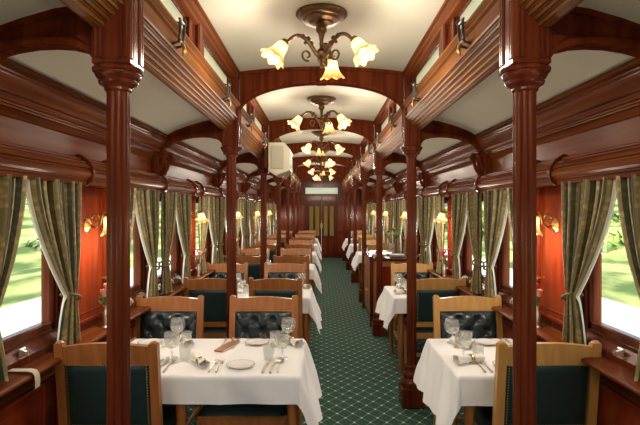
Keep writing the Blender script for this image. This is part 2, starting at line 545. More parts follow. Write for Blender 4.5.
# side walls ------------------------------------------------------------------
openings = [(b + a, b + c) for b in BAYS for a, c in WIN] + [(COLS[-1] + 0.15, COLS[-1] + 0.78)]
win_n = 0
for s in (-1, 1):
    nm = 'left' if s < 0 else 'right'
    w = root_struct('wall_' + nm)
    mb = MB()
    A, B = s * XW, s * (XW + 0.08)
    mb.box(A, B, Y0, Y1, 0, Z_SILL)
    mb.box(A, B, Y0, Y1, Z_HEAD, 2.12)
    prev = Y0
    for a, c in openings:
        mb.box(A, B, prev, a, Z_SILL, Z_HEAD)
        prev = c
    mb.box(A, B, prev, Y1, Z_SILL, Z_HEAD)
    obj('shell', mb, 'mahogany', w, smooth=0)
    # dado panels: raised field in a moulded border
    pm = None
    for b in BAYS[1:]:
        for k in range(3):
            ya = b + 0.06 + k * (S / 3)
            yb = ya + S / 3 - 0.12
            if pm is None:
                q = MB()
                L = yb - ya
                q.prism([(0.012, 0.12), (L - .012, 0.12), (L - .012, 0.72), (0.012, 0.72)], 0, -s * 0.012, 'x')
                # sloping field
                o_, i_ = [(0.05, .16), (L - .05, .16), (L - .05, .68), (.05, .68)], [(0.09, .20), (L - .09, .20), (L - .09, .64), (.09, .64)]
                q.add([(-s * .012, y, z) for y, z in o_] + [(-s * .026, y, z) for y, z in i_],
                      [(0, 1, 5, 4), (1, 2, 6, 5), (2, 3, 7, 6), (3, 0, 4, 7), (4, 5, 6, 7)])
                for (a0, a1, z0, z1) in ((0, L, .105, .13), (0, L, .71, .735), (0, .025, .105, .735), (L - .025, L, .105, .735)):
                    q.box(0, -s * .022, a0, a1, z0, z1, .005)
                pm = q.mesh('dado_panel', 'panel')
            obj('dado_panel', pm, None, w, (s * XW, ya, 0))
    # pier panels between the windows (wide one behind the wall lamp, narrow one behind the columns)
    pw, pn = None, None
    for b in BAYS[1:] + [COLS[-1]]:
        for kind in (0, 1):
            yc = b if kind == 0 else b + S / 2
            if yc < 0 or yc > 16: continue
            hw = 0.10 if kind == 0 else 0.27
            me = pn if kind == 0 else pw
            if me is None:
                q = MB()
                q.box(0, -s * .010, -hw, hw, 0.93, 1.73, .003)
                for (a0, a1, z0, z1) in ((-hw, hw, .93, .955), (-hw, -hw + .022, .93, 1.73), (hw - .022, hw, .93, 1.73)):
                    q.box(0, -s * .020, a0, a1, z0, z1, .005)
                if kind:
                    for a0 in (-hw + .05, hw - .062):
                        q.box(0, -s * .0135, a0, a0 + .012, .985, 1.70, .003)
                    q.box(0, -s * .0135, -hw + .05, hw - .05, .985, .997, .003)
                me = q.mesh('pier_panel', 'panel')
                if kind == 0: pn = me
                else: pw = me
            obj('pier_panel', me, None, w, (s * XW, yc, 0))
    # window ledge and rails
    t = root_struct('trim_' + ('1' if s < 0 else '2'))
    led = [(XW, .80), (1.375, .80), (1.36, .815), (1.36, .835), (1.33, .842), (1.318, .850), (1.270, .853), (1.262, .860), (1.262, .870), (1.270, .877), (XW, .885)]
    obj('window_ledge', MB().prism([(s * x, z) for x, z in led], Y0, Y1), 'mahogany_long', t)
    obj('dado_rail', MB().prism([(s * x, z) for x, z in [(XW, .74), (1.385, .74), (1.375, .75), (1.38, .765), (1.372, .775), (1.385, .785), (XW, .79)]], Y0, Y1), 'mahogany_long', t)
    base = root_struct('baseboard_' + nm)
    obj('board', MB().prism([(s * x, z) for x, z in [(XW, 0), (1.375, 0), (1.375, .07), (1.385, .085), (1.385, .10), (XW, .10)]], Y0, Y1), 'mahogany_long', base)
    # frieze, cornice, curtain pelmets
    obj('frieze', MB().box(s * 1.36, s * XW, Y0, Y1, 1.86, 2.04), 'mahogany_long', t, smooth=0)
    cor = [(XW, 2.22), (1.27, 2.205), (1.245, 2.20), (1.234, 2.192), (1.232, 2.182), (1.238, 2.172), (1.250, 2.170), (1.250, 2.160), (1.256, 2.156), (1.256, 2.146),
           (1.262, 2.142), (1.270, 2.120), (1.282, 2.100), (1.298, 2.086), (1.308, 2.082), (1.308, 2.074), (1.300, 2.070), (1.297, 2.062), (1.301, 2.054), (1.312, 2.052),
           (1.312, 2.044), (1.322, 2.042), (1.322, 2.034), (1.332, 2.030), (1.345, 2.014), (1.352, 2.0), (XW, 2.0)]
    obj('cornice', MB().prism([(s * x, z) for x, z in cor], Y0, Y1), 'mahogany_long', t, smooth=18)
    pel = [(XW, 1.888), (1.338, 1.886), (1.330, 1.880), (1.330, 1.872), (1.336, 1.868), (1.336, 1.860), (1.312, 1.856), (1.296, 1.848), (1.282, 1.836), (1.275, 1.824), (1.284, 1.820),
           (1.284, 1.814), (1.274, 1.808), (1.268, 1.796), (1.270, 1.782), (1.278, 1.772), (1.288, 1.768), (1.288, 1.760), (1.298, 1.758), (1.298, 1.735), (XW, 1.73)]
    pme, cme = None, None
    cuts = []
    for b in BAYS[1:] + [COLS[-1]]:
        cuts += [b + 0.03, b + S / 2 - 0.17, b + S / 2 + 0.17]
    cuts = [c for c in cuts if c < Y1 - .1] + [Y1]
    for a, c in zip(cuts, cuts[1:]):
        q = MB()
        q.prism([(s * x, z) for x, z in pel], a + .004, c - .004)
        obj('pelmet', q, 'mahogany_long', t, smooth=25)
        if c < Y1 - .2:
            if cme is None:
                cp = [(1.36, 1.90), (1.34, 1.905), (1.31, 1.885), (1.285, 1.862), (1.262, 1.83), (1.257, 1.79), (1.266, 1.755), (1.285, 1.738), (1.30, 1.73),
                      (1.305, 1.745), (1.285, 1.76), (1.276, 1.79), (1.283, 1.83), (1.305, 1.86), (1.36, 1.88)]
                cme = MB().prism([(s * x, z) for x, z in cp], -.012, .012).mesh('pelmet_clip', 'mahogany')
            obj('pelmet_clip', cme, None, t, (0, c, 0))
    # windows
    fr = None
    for a, c in openings:
        win_n += 1
        wo = root_struct('window_%d' % win_n, (s * XW, (a + c) / 2, 0))
        hw = (c - a) / 2
        key = round(hw, 3)
        if fr is None or fr[0] != key:
            q = MB()
            for (y0, y1, z0, z1) in ((-hw, hw, Z_SILL, Z_SILL + .045), (-hw, hw, Z_HEAD - .045, Z_HEAD), (-hw, -hw + .04, Z_SILL, Z_HEAD), (hw - .04, hw, Z_SILL, Z_HEAD)):
                q.box(s * .008, s * .060, y0, y1, z0, z1, .008)
            q.prism([(-s * .03, Z_SILL - .085), (-s * .03, Z_SILL - .055), (s * .02, Z_SILL + .012), (s * .02, Z_SILL - .085)], -hw, hw)
            g = MB().box(s * .033, s * .037, -hw + .03, hw - .03, Z_SILL + .03, Z_HEAD - .03)
            h = MB().box(-s * .028, -s * .020, -.022, .022, Z_SILL - .052, Z_SILL - .010, .003)
            h.tube([(-s * .024, -.0, Z_SILL - .02), (-s * .045, 0, Z_SILL - .025), (-s * .045, 0, Z_SILL - .045)], .005, 6)
            fr = (key, q.mesh('window_frame', 'mahogany'), g.mesh('pane', 'pane', 0), h.mesh('latch', 'silver'))
        obj('window_frame', fr[1], None, wo)
        obj('pane', fr[2], None, wo)
        if a > 1.5: obj('latch', fr[3], None, wo)

# end walls -------------------------------------------------------------------
def end_outline(x):
    ax = abs(x)
    return mid_ceiling_z(x) + .02 if ax < .72 else side_ceiling_z(ax) + .02
w = root_struct('wall_back')
q = MB()
DW, DH = 0.47, 1.80
q.box(-1.45, -DW, Y1, Y1 + .08, 0, 2.06)
q.box(DW, 1.45, Y1, Y1 + .08, 0, 2.06)
q.box(-DW, DW, Y1, Y1 + .08, DH, 2.06)
xs = [-.78 + 1.56 * i / 20 for i in range(21)]
q.box(-1.45, -.56, Y1, Y1 + .08, 2.06, 2.36)
q.box(.56, 1.45, Y1, Y1 + .08, 2.06, 2.36)
q.box(-.56, .56, Y1, Y1 + .08, 2.33, 2.36)
q.band([(x, mid_ceiling_z(x) + .02) for x in xs], [(x, 2.36) for x in xs], Y1, Y1 + .08)
obj('shell', q, 'mahogany', w, smooth=0)
q = MB()
for x0 in (-1.34, -.92, .54, .96):
    q2 = MB().box(x0, x0 + .36, Y1 - .014, Y1, .9, 1.72, .006)
    obj('raised_panel', q2, 'panel', w)
    q2 = MB().box(x0, x0 + .36, Y1 - .014, Y1, .14, .78, .006)
    obj('raised_panel', q2, 'panel', w)
for x0 in (-.46, .02):
    obj('raised_panel', MB().box(x0, x0 + .44, Y1 - .014, Y1, 1.86, 2.02, .006), 'panel', w)
win_n += 1
wo = root_struct('window_%d' % win_n, (0, Y1, 0))
q = MB()
for (x0, x1, z0, z1) in ((-.56, .56, 2.06, 2.09), (-.56, .56, 2.30, 2.33), (-.56, -.53, 2.06, 2.33), (.53, .56, 2.06, 2.33)):
    q.box(x0, x1, -.02, .05, z0, z1, .005)
obj('window_frame', q, 'mahogany', wo)
obj('pane', MB().box(-.54, .54, .02, .026, 2.08, 2.31), 'frosted', wo, smooth=0)
d = root_struct('door_1', (0, Y1 + .02, 0))
for s in (-1, 1):
    q = MB()
    x0, x1 = (s * .001, s * DW)
    a, b = min(x0, x1), max(x0, x1)
    q.box(a, b, 0, .045, .004, .72, .004)
    q.box(a, b, 0, .045, 1.70, DH, .004)
    for i in range(3):
        xx = a + (b - a - .07) * i / 2
        q.box(xx, xx + .07, 0, .045, .70, 1.72, .004)
    obj('door_leaf', q, 'mahogany', d)
    for i in range(2):
        xx = a + .07 + (b - a - .07) * i / 2
        obj('pane', MB().box(xx - .005, xx + (b - a - .07) / 2 - .07 + .005, .018, .024,   .71, 1.71), 'amber', d, smooth=0)
    for i in range(2):
        xx = a + .06 + (b - a - .04) * i / 2
        obj('raised_panel', MB().box(xx - .02, xx + .12, -.012, 0, .12, .62, .005), 'panel', d)
    obj('door_handle', MB().tube([(s * .03, -.0, .98), (s * .03, -.05, .98), (s * .03, -.05, 1.12), (s * .03, 0, 1.12)], .008, 6), 'brass', d)
n = 15
top = [(DW * 1.16 * cos(pi - pi * i / n), DH - .04 + .10 * sin(pi * i / n) ** .6 + .03) for i in range(n + 1)]
bot = [(DW * cos(pi - pi * i / n), DH - .10 + .10 * sin(pi * i / n) ** .6) for i in range(n + 1)]
obj('door_arch', MB().band(top, bot, -.045, -.0), 'mahogany', d)
for s in (-1, 1):
    obj('door_jamb', MB().box(s * DW, s * (DW + .07), -.045, 0, 0, DH - .07, .006), 'mahogany', d)
w = root_struct('wall_front')
obj('shell', MB().box(-1.48, 1.48, Y0 - .08, Y0, 0, 2.9), 'mahogany', w, smooth=0)

# clerestory: longitudinal beams, windows, upper cornice -----------------------
for s in (-1, 1):
    t = root_struct('trim_' + ('3' if s < 0 else '4'))
    bm_ = [(.80, 2.42), (.73, 2.45), (.662, 2.452), (.654, 2.446), (.654, 2.436), (.664, 2.430), (.672, 2.424), (.672, 2.418), (.686, 2.410), (.688, 2.345)]
    x_, z_ = .676, 2.343
    for r_ in range(6):                                # reeded mouldings stepping outwards below the flat fascia
        bm_ += [(x_, z_), (x_ - .003, z_ - .006), (x_, z_ - .013), (x_ + .010, z_ - .014), (x_ + .011, z_ - .017)]
        x_ += .0165; z_ -= .0185
    bm_ += [(.785, 2.232), (.80, 2.236)]
    obj('architrave_beam', MB().prism([(s * x, z) for x, z in bm_], Y0, Y1), 'beam', t, smooth=18)
    up = [(.80, 2.72), (.665, 2.735), (.655, 2.715), (.660, 2.70), (.672, 2.695), (.678, 2.675), (.692, 2.665), (.696, 2.648), (.715, 2.640), (.80, 2.640)]
    obj('upper_cornice', MB().prism([(s * x, z) for x, z in up], Y0, Y1), 'mahogany_long', t)
    for k, b in enumerate(BAYS[1:]):
        for (a, c) in ((-.13, .14), (.90, 1.24)):
            obj('clerestory_pier', MB().box(s * .715, s * .80, b + a, b + c, 2.44, 2.66, .004), 'mahogany', t)
        obj('pilaster', MB().box(s * .690, s * .72, b + 1.02, b + 1.10, 2.44, 2.66, .008), 'mahogany', t)
    b = BAYS[-1] + S
    obj('clerestory_pier', MB().box(s * .715, s * .80, b - .13, Y1, 2.44, 2.66, .004), 'mahogany', t)
    obj('clerestory_pier', MB().box(s * .715, s * .80, Y0, BAYS[1] - .12, 2.44, 2.66, .004), 'mahogany', t)
    fm = None
    for b in BAYS[1:]:
        for a, c in ((.14, .90), (1.24, 2.14)):
            win_n += 1
            wo = root_struct('window_%d' % win_n, (s * .74, b + (a + c) / 2, 0))
            hw = (c - a) / 2
            q = MB()
            for (y0, y1, z0, z1) in ((-hw, hw, 2.44, 2.462), (-hw, hw, 2.632, 2.655), (-hw, -hw + .025, 2.44, 2.655), (hw - .025, hw, 2.44, 2.655)):
                q.box(-s * .008, s * .02, y0, y1, z0, z1, .004)
            obj('window_frame', q, 'mahogany', wo)
            obj('pane', MB().box(s * .004, s * .008, -hw + .02, hw - .02, 2.455, 2.64), 'frosted', wo, smooth=0)
            if b < 1.0: continue
            q = MB()                                  # iron hopper latch standing on the beam, rod back to the sash
            X = -s * .085
            for dy in (-.032, .032):
                q.tube([(-s * .05, dy, 2.36), (X, dy, 2.37), (X - s * .006, dy, 2.42), (X - s * .006, dy, 2.475)], .0065, 6)
            for zz in (2.374, 2.472):
                q.tube([(X - s * .005, -.042, zz), (X - s * .005, .042, zz)], .0065, 6)
            q.tube([(X - s * .005, .032, 2.47), (-s * .02, .05, 2.50), (-s * .005, .10, 2.545)], .005, 6)
            q.lathe([(0, -.014), (.010, -.010), (.013, 0), (.010, .010), (0, .014)], 10, T(X - s * .005, .042, 2.482))
            la = obj('latch', q, 'iron', wo)
            q = MB().tube([(X - s * .004, 0, 2.375), (X - s * .014, 0, 2.355), (X - s * .018, 0, 2.33), (X - s * .008, 0, 2.312)], [.006, .009, .011, .005], 8)
            obj('latch_pull', q, 'brass', la)

# ------------------------------------------------------------------ columns
q = MB()
col = thing('column', 'slender fluted mahogany column beside the four-seat tables, first from the camera', 'column', group='fluted columns along the aisle')
oct_ = lambda a, z: 1.0 / max(cos(((a + pi / 8) % (pi / 4)) - pi / 8), .5) * .96
obj('plinth', MB().box(-.092, .092, -.092, .092, 0, .165, .012), 'mahogany', col)
obj('base_moulding', MB().lathe([(.088, .165), (.092, .178), (.090, .198), (.074, .212), (.066, .232), (.072, .242), (.075, .258), (.070, .272), (.056, .284), (.052, .30), (.058, .312), (.056, .326), (.045, .335)], 24), 'mahogany', col)
fl = lambda a, z: 1.0 - .20 * (1 - abs(sin(4 * a))) ** 1.6 if .36 < z < 2.0 else 1.0
zs = [.33, .355, .375, .6, 1.0, 1.4, 1.8, 1.97, 1.995, 2.03]
obj('shaft', MB().lathe([(.040, z) for z in zs], 48, fn=fl), 'mahogany', col)
obj('capital', MB().lathe([(.040, 2.020), (.047, 2.026), (.047, 2.034), (.052, 2.040), (.066, 2.048), (.069, 2.056), (.066, 2.062), (.074, 2.070), (.080, 2.080), (.080, 2.086), (.087, 2.090), (.089, 2.100), (.084, 2.106), (.078, 2.108)], 28), 'mahogany', col)
q = MB().box(-.064, .064, -.064, .064, 2.106, 2.70, .006)
for k in range(4):
    for xj in (-.052, -.035, .035, .052):
        q.prism([(xj - .0065, -.063), (xj - .004, -.071), (xj + .004, -.071), (xj + .0065, -.063)], 2.13, 2.44, 'z', R(k * pi / 2, 'Z'))
q.box(-.068, .068, -.068, .068, 2.108, 2.128, .004)
q.box(-.074, .074, -.074, .074, 2.44, 2.475, .01)
q.box(-.070, .070, -.070, .070, 2.66, 2.70, .01)
obj('upper_post', q, 'mahogany', col)
first = True
for s in (-1, 1):
    for k, y in enumerate(COLS):
        lab = 'slender fluted mahogany column beside the %s tables, %s from the camera' % (SIDE[s], ORD[k])
        if first:
            col.location = (s * XC, y, 0); first = False
        else:
            dup(col, (s * XC, y, 0), 0, lab)

# ------------------------------------------------------------------ arches across the centre and the sides
N = 28
XA = .665
aro = None
for k, y in enumerate(COLS):
    lab = 'curved mahogany arch spanning the clerestory, %s from the camera' % ORD[k]
    if aro is None:
        aro = thing('ceiling_arch', lab, 'arch', (0, y, 0), 0, 'arches across the car')
        xs = [-XA * cos(pi * i / N) for i in range(N + 1)]
        lo = lambda x: 2.40 + .225 * (max(0, 1 - abs(x / XA) ** 2.1)) ** .55
        obj('arch_board', MB().band([(x, mid_ceiling_z(x) + .004) for x in xs], [(x, lo(x)) for x in xs], -.030, .030), 'mahogany_satin', aro)
        obj('arch_lip', MB().band([(x * .99, lo(x) + .022) for x in xs], [(x, lo(x) - .006) for x in xs], -.042, .042), 'mahogany_satin', aro)
        obj('upper_moulding', MB().band([(x * .99, mid_ceiling_z(x) + .002) for x in xs], [(x * .99, mid_ceiling_z(x) - .026) for x in xs], -.045, .045), 'mahogany_satin', aro)
        obj('keystone', MB().box(-.045, .045, -.052, .052, 2.615, 2.735, .008), 'mahogany_satin', aro)
    else:
        dup(aro, (0, y, 0), 0, lab)
for s in (-1, 1):
    ao = None
    for k, y in enumerate(COLS):
        lab = 'mahogany side arch with carved scrolls above the %s tables, %s from the camera' % (SIDE[s], ORD[k])
        if ao is None:
            ao = thing('side_arch', lab, 'arch', (0, y, 0), 0, 'arched brackets over the tables')
            pts = [(.797, 2.10), (.806, 2.125), (.824, 2.15), (.86, 2.172), (.91, 2.184), (.97, 2.188), (1.04, 2.185), (1.11, 2.174), (1.17, 2.158), (1.23, 2.13), (1.27, 2.10), (1.30, 2.06), (1.315, 2.03)]
            top = [(x, side_ceiling_z(x) + .003) for x, z in pts]
            bd = [(s * x, z + .004) for x, z in pts]
            obj('arch_board', MB().band([(s * x, z) for x, z in top], bd, -.026, .026), 'mahogany_satin', ao)
            obj('arch_lip', MB().band([(s * x, z + .026) for x, z in pts], [(s * x, z) for x, z in pts], -.038, .038), 'mahogany_satin', ao)
            obj('upper_moulding', MB().band([(s * x, z) for x, z in top], [(s * x, z - .024) for x, z in top], -.040, .040), 'mahogany_satin', ao)
            q = MB().prism([(s * .80, 2.12), (s * .80, 2.30), (s * .93, 2.285), (s * .90, 2.23), (s * .84, 2.19)], -.034, .034)
            obj('spandrel', q, 'mahogany_satin', ao)
            for dy in (-.085, .085):
                path, rr = [], []
                for i in range(27):
                    u = i / 26
                    if u < .35:
                        a = pi * (1.9 - 2.9 * (u / .35)); c = (1.268, 2.035); r_ = .010 + .020 * (u / .35)
                        p = (c[0] + r_ * cos(a), c[1] + r_ * sin(a))
                    elif u < .7:
                        v = (u - .35) / .35
                        p = (1.238 + .045 * v + .012 * sin(v * pi), 2.035 - .115 * v)
                    else:
                        a = pi - (u - .7) / .3 * pi * 2.2; r_ = .026 - .014 * (u - .7) / .3
                        p = (1.309 + r_ * cos(a), 1.920 + r_ * sin(a))
                    path.append((s * p[0], dy, p[1])); rr.append(.0135)
                q = MB().tube(path, rr, 8)
                q.box(s * 1.30, s * 1.36, dy - .016, dy + .016, 1.885, 2.05, .005)
                obj('scroll', q, 'mahogany_satin', ao)
        else:
            dup(ao, (0, y, 0), 0, lab)

# ------------------------------------------------------------------ chandeliers
def shade_mb(sc=1.0, n=40):
    # ruffled bell opening downwards (-z), with wall thickness
    prof = [(.016, .0), (.030, -.006), (.037, -.022), (.040, -.045), (.045, -.070), (.055, -.092), (.070, -.110), (.080, -.118)]
    q = MB()
    m = len(prof)
    def put(off, flip):
        st = len(q.v)
        for i, (r, z) in enumerate(prof):
            t = i / (m - 1)
            for k in range(n):
                a = 2 * pi * k / n
                w_ = t ** 4
                rr = (r - off) * (1 + .10 * w_ * cos(8 * a))
                zz = z - .016 * w_ * (.5 + .5 * cos(8 * a + .6)) + off * .5
                q.v.append((rr * cos(a) * sc, rr * sin(a) * sc, zz * sc))
                q.uv[len(q.v) - 1] = (k / n, t)
        for i in range(m - 1):
            for k in range(n):
                k2 = (k + 1) % n
                q.f.append((st + i * n + k, st + i * n + k2, st + (i + 1) * n + k2, st + (i + 1) * n + k))
        return st
    a = put(0, False); b = put(.004, True)
    for k in range(n):
        k2 = (k + 1) % n
        q.f.append((a + (m - 1) * n + k, a + (m - 1) * n + k2, b + (m - 1) * n + k2, b + (m - 1) * n + k))
    return q
SH = shade_mb().mesh('shade', 'shade', 60)
BULB = MB().lathe([(0, -.088), (.012, -.085), (.020, -.074), (.022, -.062), (.016, -.045), (.010, -.03), (.008, -.01)], 14).mesh('bulb', 'bulb')
COLLAR = MB().lathe([(.010, .022), (.020, .018), (.024, .008), (.020, .0), (.026, -.004), (.028, -.012), (.020, -.016)], 16).mesh('collar', 'bronze')
def lamp_light(parent, loc, watts, rad=.035):
    l = bpy.data.lights.new('lamp_light', 'POINT')
    l.energy = watts; l.shadow_soft_size = rad; l.color = LAMP_COL
    o = bpy.data.objects.new('lamp_light', l)
    o.location = loc; o.parent = parent
    COL.objects.link(o)
    return o
ch = thing('chandelier', 'bronze chandelier with three lit amber bell shades, first from the camera', 'chandelier', (0, D0 + S / 2, 2.752), 0, 'chandeliers down the middle of the ceiling')
obj('canopy', MB().lathe([(.15, 0), (.152, -.012), (.144, -.020), (.128, -.024), (.124, -.034), (.108, -.038), (.102, -.050), (.074, -.056), (.066, -.066), (.036, -.072), (.030, -.080), (.034, -.095), (.030, -.108), (.018, -.122), (.012, -.165)], 36), 'bronze', ch)
obj('stem', MB().lathe([(.010, -.16), (.014, -.182), (.010, -.192), (.012, -.205), (.026, -.218), (.038, -.232), (.036, -.248), (.022, -.262), (.026, -.274), (.018, -.286), (.010, -.298), (.014, -.308), (.006, -.320), (0, -.326)], 20), 'bronze', ch)
ARM_A = [radians(a) for a in (74, -34, 201)]
for i, a in enumerate(ARM_A):
    ar = []
    for j in range(15):                        # S-shaped arm in the (r,z) plane
        t = j / 14
        r_ = .03 + .185 * t
        z_ = -.245 + .105 * sin(pi * min(1, t * 1.05) * .78) - .012 * t
        ar.append((r_ * cos(a), r_ * sin(a), z_))
    q = MB().tube(ar, [.013 - .003 * (j / 14) for j in range(15)], 8)
    sc = []
    for j in range(16):                        # scroll hanging beneath the arm
        t = j / 15
        ang = -.4 + t * 2 * pi * 1.05
        rad = .034 * (1 - .6 * t)
        sc.append(((.092 + rad * sin(ang)) * cos(a), (.092 + rad * sin(ang)) * sin(a), -.245 - rad * cos(ang) - .012))
    q.tube(sc, .0065, 6)
    for (r1, z1, rr) in ((.085, -.160, .017), (.115, -.150, .015), (.064, -.185, .015), (.145, -.148, .013), (.10, -.185, .012)):
        q.lathe([(0, -rr), (rr * .8, -rr * .5), (rr, 0), (rr * .7, rr * .6), (0, rr)], 8, T(r1 * cos(a), r1 * sin(a), z1))
    arm = obj('arm', q, 'bronze', ch)
    tip = Vector(ar[-1])
    tilt = radians(36 if i else 14)
    mx = T(tip.x + .012 * cos(a), tip.y + .012 * sin(a), tip.z - .012) @ R(a, 'Z') @ R(-tilt, 'Y')
    for nm, me, in (('collar', COLLAR), ('shade', SH), ('bulb', BULB)):
        o = obj(nm, me, None, arm)
        o.matrix_basis = mx @ (Matrix.Scale(.95, 4) if nm == 'shade' else Matrix.Identity(4))
    p = mx @ Vector((0, 0, -.185))
    lamp_light(arm, p, CHANDELIER_W, .06)
KIDS.pop('chandelier', None)
ROT = [0, -4, 20, -15, 10, 33, 0, 0]
for k in range(1, NB):
    dup(ch, (0, D0 + S / 2 + S * k, 2.752), radians(ROT[k]), 'bronze chandelier with three lit amber bell shades, %s from the camera' % ORD[k])
dup(ch, (0, D0 - S / 2, 2.752), 0, 'bronze chandelier overhead, between the camera and the first columns')
dup(ch, (0, D0 - S * 1.5, 2.752), 0, 'bronze chandelier behind the camera at the near end of the car')

# ------------------------------------------------------------------ wall lamps
for s in (-1, 1):
    so = None
    for k in list(range(NB)) + [-1]:
        y = D0 + S / 2 + S * k + .02
        lab = 'brass wall lamp with frilled glass shade above the %s tables, %s from the camera' % (SIDE[s], ORD[k])
        if k < 0: lab = 'frilled brass wall lamp beside the camera, on the wall behind the %s tables' % SIDE[s]
        if so is None:
            so = thing('wall_lamp', lab, 'lamp', (s * 1.39, y, 1.50), 0, 'wall lamps between the windows')
            obj('backplate', MB().lathe([(.045, 0), (.045, .006), (.034, .012), (.022, .018), (.012, .024)], 20, R(-s * pi / 2, 'Y')), 'brass', so)
            pa = [(-s * .02, 0, 0), (-s * .05, 0, -.012), (-s * .078, 0, .012), (-s * .085, 0, .05), (-s * .098, 0, .082), (-s * .118, -.005, .085), (-s * .128, -.010, .068)]
            arm = obj('arm', MB().tube(pa, .007, 8), 'brass', so)
            q = []
            for j in range(14):
                t = j / 13; an = t * 2 * pi * 1.1; rd = .028 * (1 - .6 * t)
                q.append((-s * (.045 + rd * sin(an)), 0, .05 - rd * cos(an)))
            obj('scroll', MB().tube(q, .0048, 6), 'brass', so)
            mx = T(-s * .128, -.010, .060) @ R(s * radians(14), 'Y')
            for nm, me, sc in (('collar', COLLAR, .8), ('shade', SH, .82), ('bulb', BULB, .8)):
                o = obj(nm, me, None, arm)
                o.matrix_basis = mx @ Matrix.Scale(sc, 4)
            lamp_light(arm, mx @ Vector((0, 0, -.165)), SCONCE_W, .07)
        else:
            dup(so, (s * 1.39, y, 1.50), 0, lab)

# ------------------------------------------------------------------ curtains
def curtain_mesh(s, far, hw):
    # far=+1: panel fixed at the far jamb; hw: half window width. origin at (wall face, window centre)
    NU, NV = 60, 36
    WTOP = .45 if far > 0 else .31
    zt, zb = 1.745, .890
    ztie = 1.14
    fix = far * (hw + .065)
    def f(u, v):
        z = zt + (zb - zt) * v
        if z > ztie:
            t = (zt - z) / (zt - ztie)
            wdt = WTOP + (.085 - WTOP) * (t ** 1.5)
            off = .0 + .02 * t
        else:
            t = (ztie - z) / (ztie - zb)
            wdt = .085 + .085 * t ** .7
            off = .02 - .012 * t
        amp = .034 * (.6 + .4 * min(1, abs(z - ztie) / .25))
        squeeze = .085 / wdt
        x = .075 + amp * sin(2 * pi * (5.5 * u + .15)) * (1 - .35 * squeeze) + .010 * sin(2 * pi * 2.3 * u)
        y = fix - far * (off + wdt * u + .008 * sin(2 * pi * 5.5 * u) * wdt / .42)
        return (-s * x, y, z)
    return MB().grid(f, NU, NV)
def edge_mesh(s, far, hw):
    WTOP = .45 if far > 0 else .31
    zt, zb, ztie = 1.745, .890, 1.14
    fix = far * (hw + .065)
    def f(u, v):
        z = zt + (zb - zt) * v
        if z > ztie:
            t = (zt - z) / (zt - ztie)
            wdt = WTOP + (.085 - WTOP) * (t ** 1.5); off = .02 * t
        else:
            t = (ztie - z) / (ztie - zb)
            wdt = .085 + .085 * t ** .7; off = .02 - .012 * t
        x = .075 + .034 * sin(2 * pi * 5.65) + .010 * sin(2 * pi * 2.3) + .004 + .022 * u
        y = fix - far * (off + wdt + .012 * sin(u * pi) + .03 * u * (1 if z < ztie else 0))
        return (-s * x, y, z)
    return MB().grid(f, 4, 30)
for s in (-1, 1):
    protos = {}
    wi = 0
    for b in BAYS[2:]:
        for a, c in WIN:
            hw = (c - a) / 2
            yc = b + (a + c) / 2
            wi += 1
            for far in (-1, 1):
                lab = 'striped olive curtain tied back at the %s edge of %s window beside %s tables' % ('far' if far > 0 else 'near', ORD[wi - 1], SIDE[s])
                if far not in protos:
                    o = thing('curtain', lab, 'curtain', (s * XW, yc, 0), 0, 'curtains along the windows')
                    me = curtain_mesh(s, far, hw)
                    obj('drape', me, 'curtain', o, smooth=80)
                    obj('lining_edge', edge_mesh(s, far, hw), 'lining', o, smooth=80)
                    ring = []
                    cy = far * (hw + .065) - far * .0625
                    for j in range(19):
                        an = 2 * pi * j / 18
                        ring.append((-s * (.076 + .047 * cos(an)), cy + .050 * sin(an), 1.14 - .022 * sin(an) * far))
                    q = MB().tube(ring, .0075, 8)
                    q.tube([(-s * .03, far * (hw + .085), 1.165), (-s * .05, cy + far * .05, 1.15)], .006, 6)
                    tb = obj('tieback', q, 'cord', o)
                    obj('hook', MB().lathe([(.014, 0), (.014, .006), (.005, .010), (.005, .03), (.011, .034), (0, .042)], 10, T(-s * .0, far * (hw + .085), 1.165) @ R(-s * pi / 2, 'Y')), 'brass', o)
                    protos[far] = o
                else:
                    dup(protos[far], (s * XW, yc, 0), 0, lab)

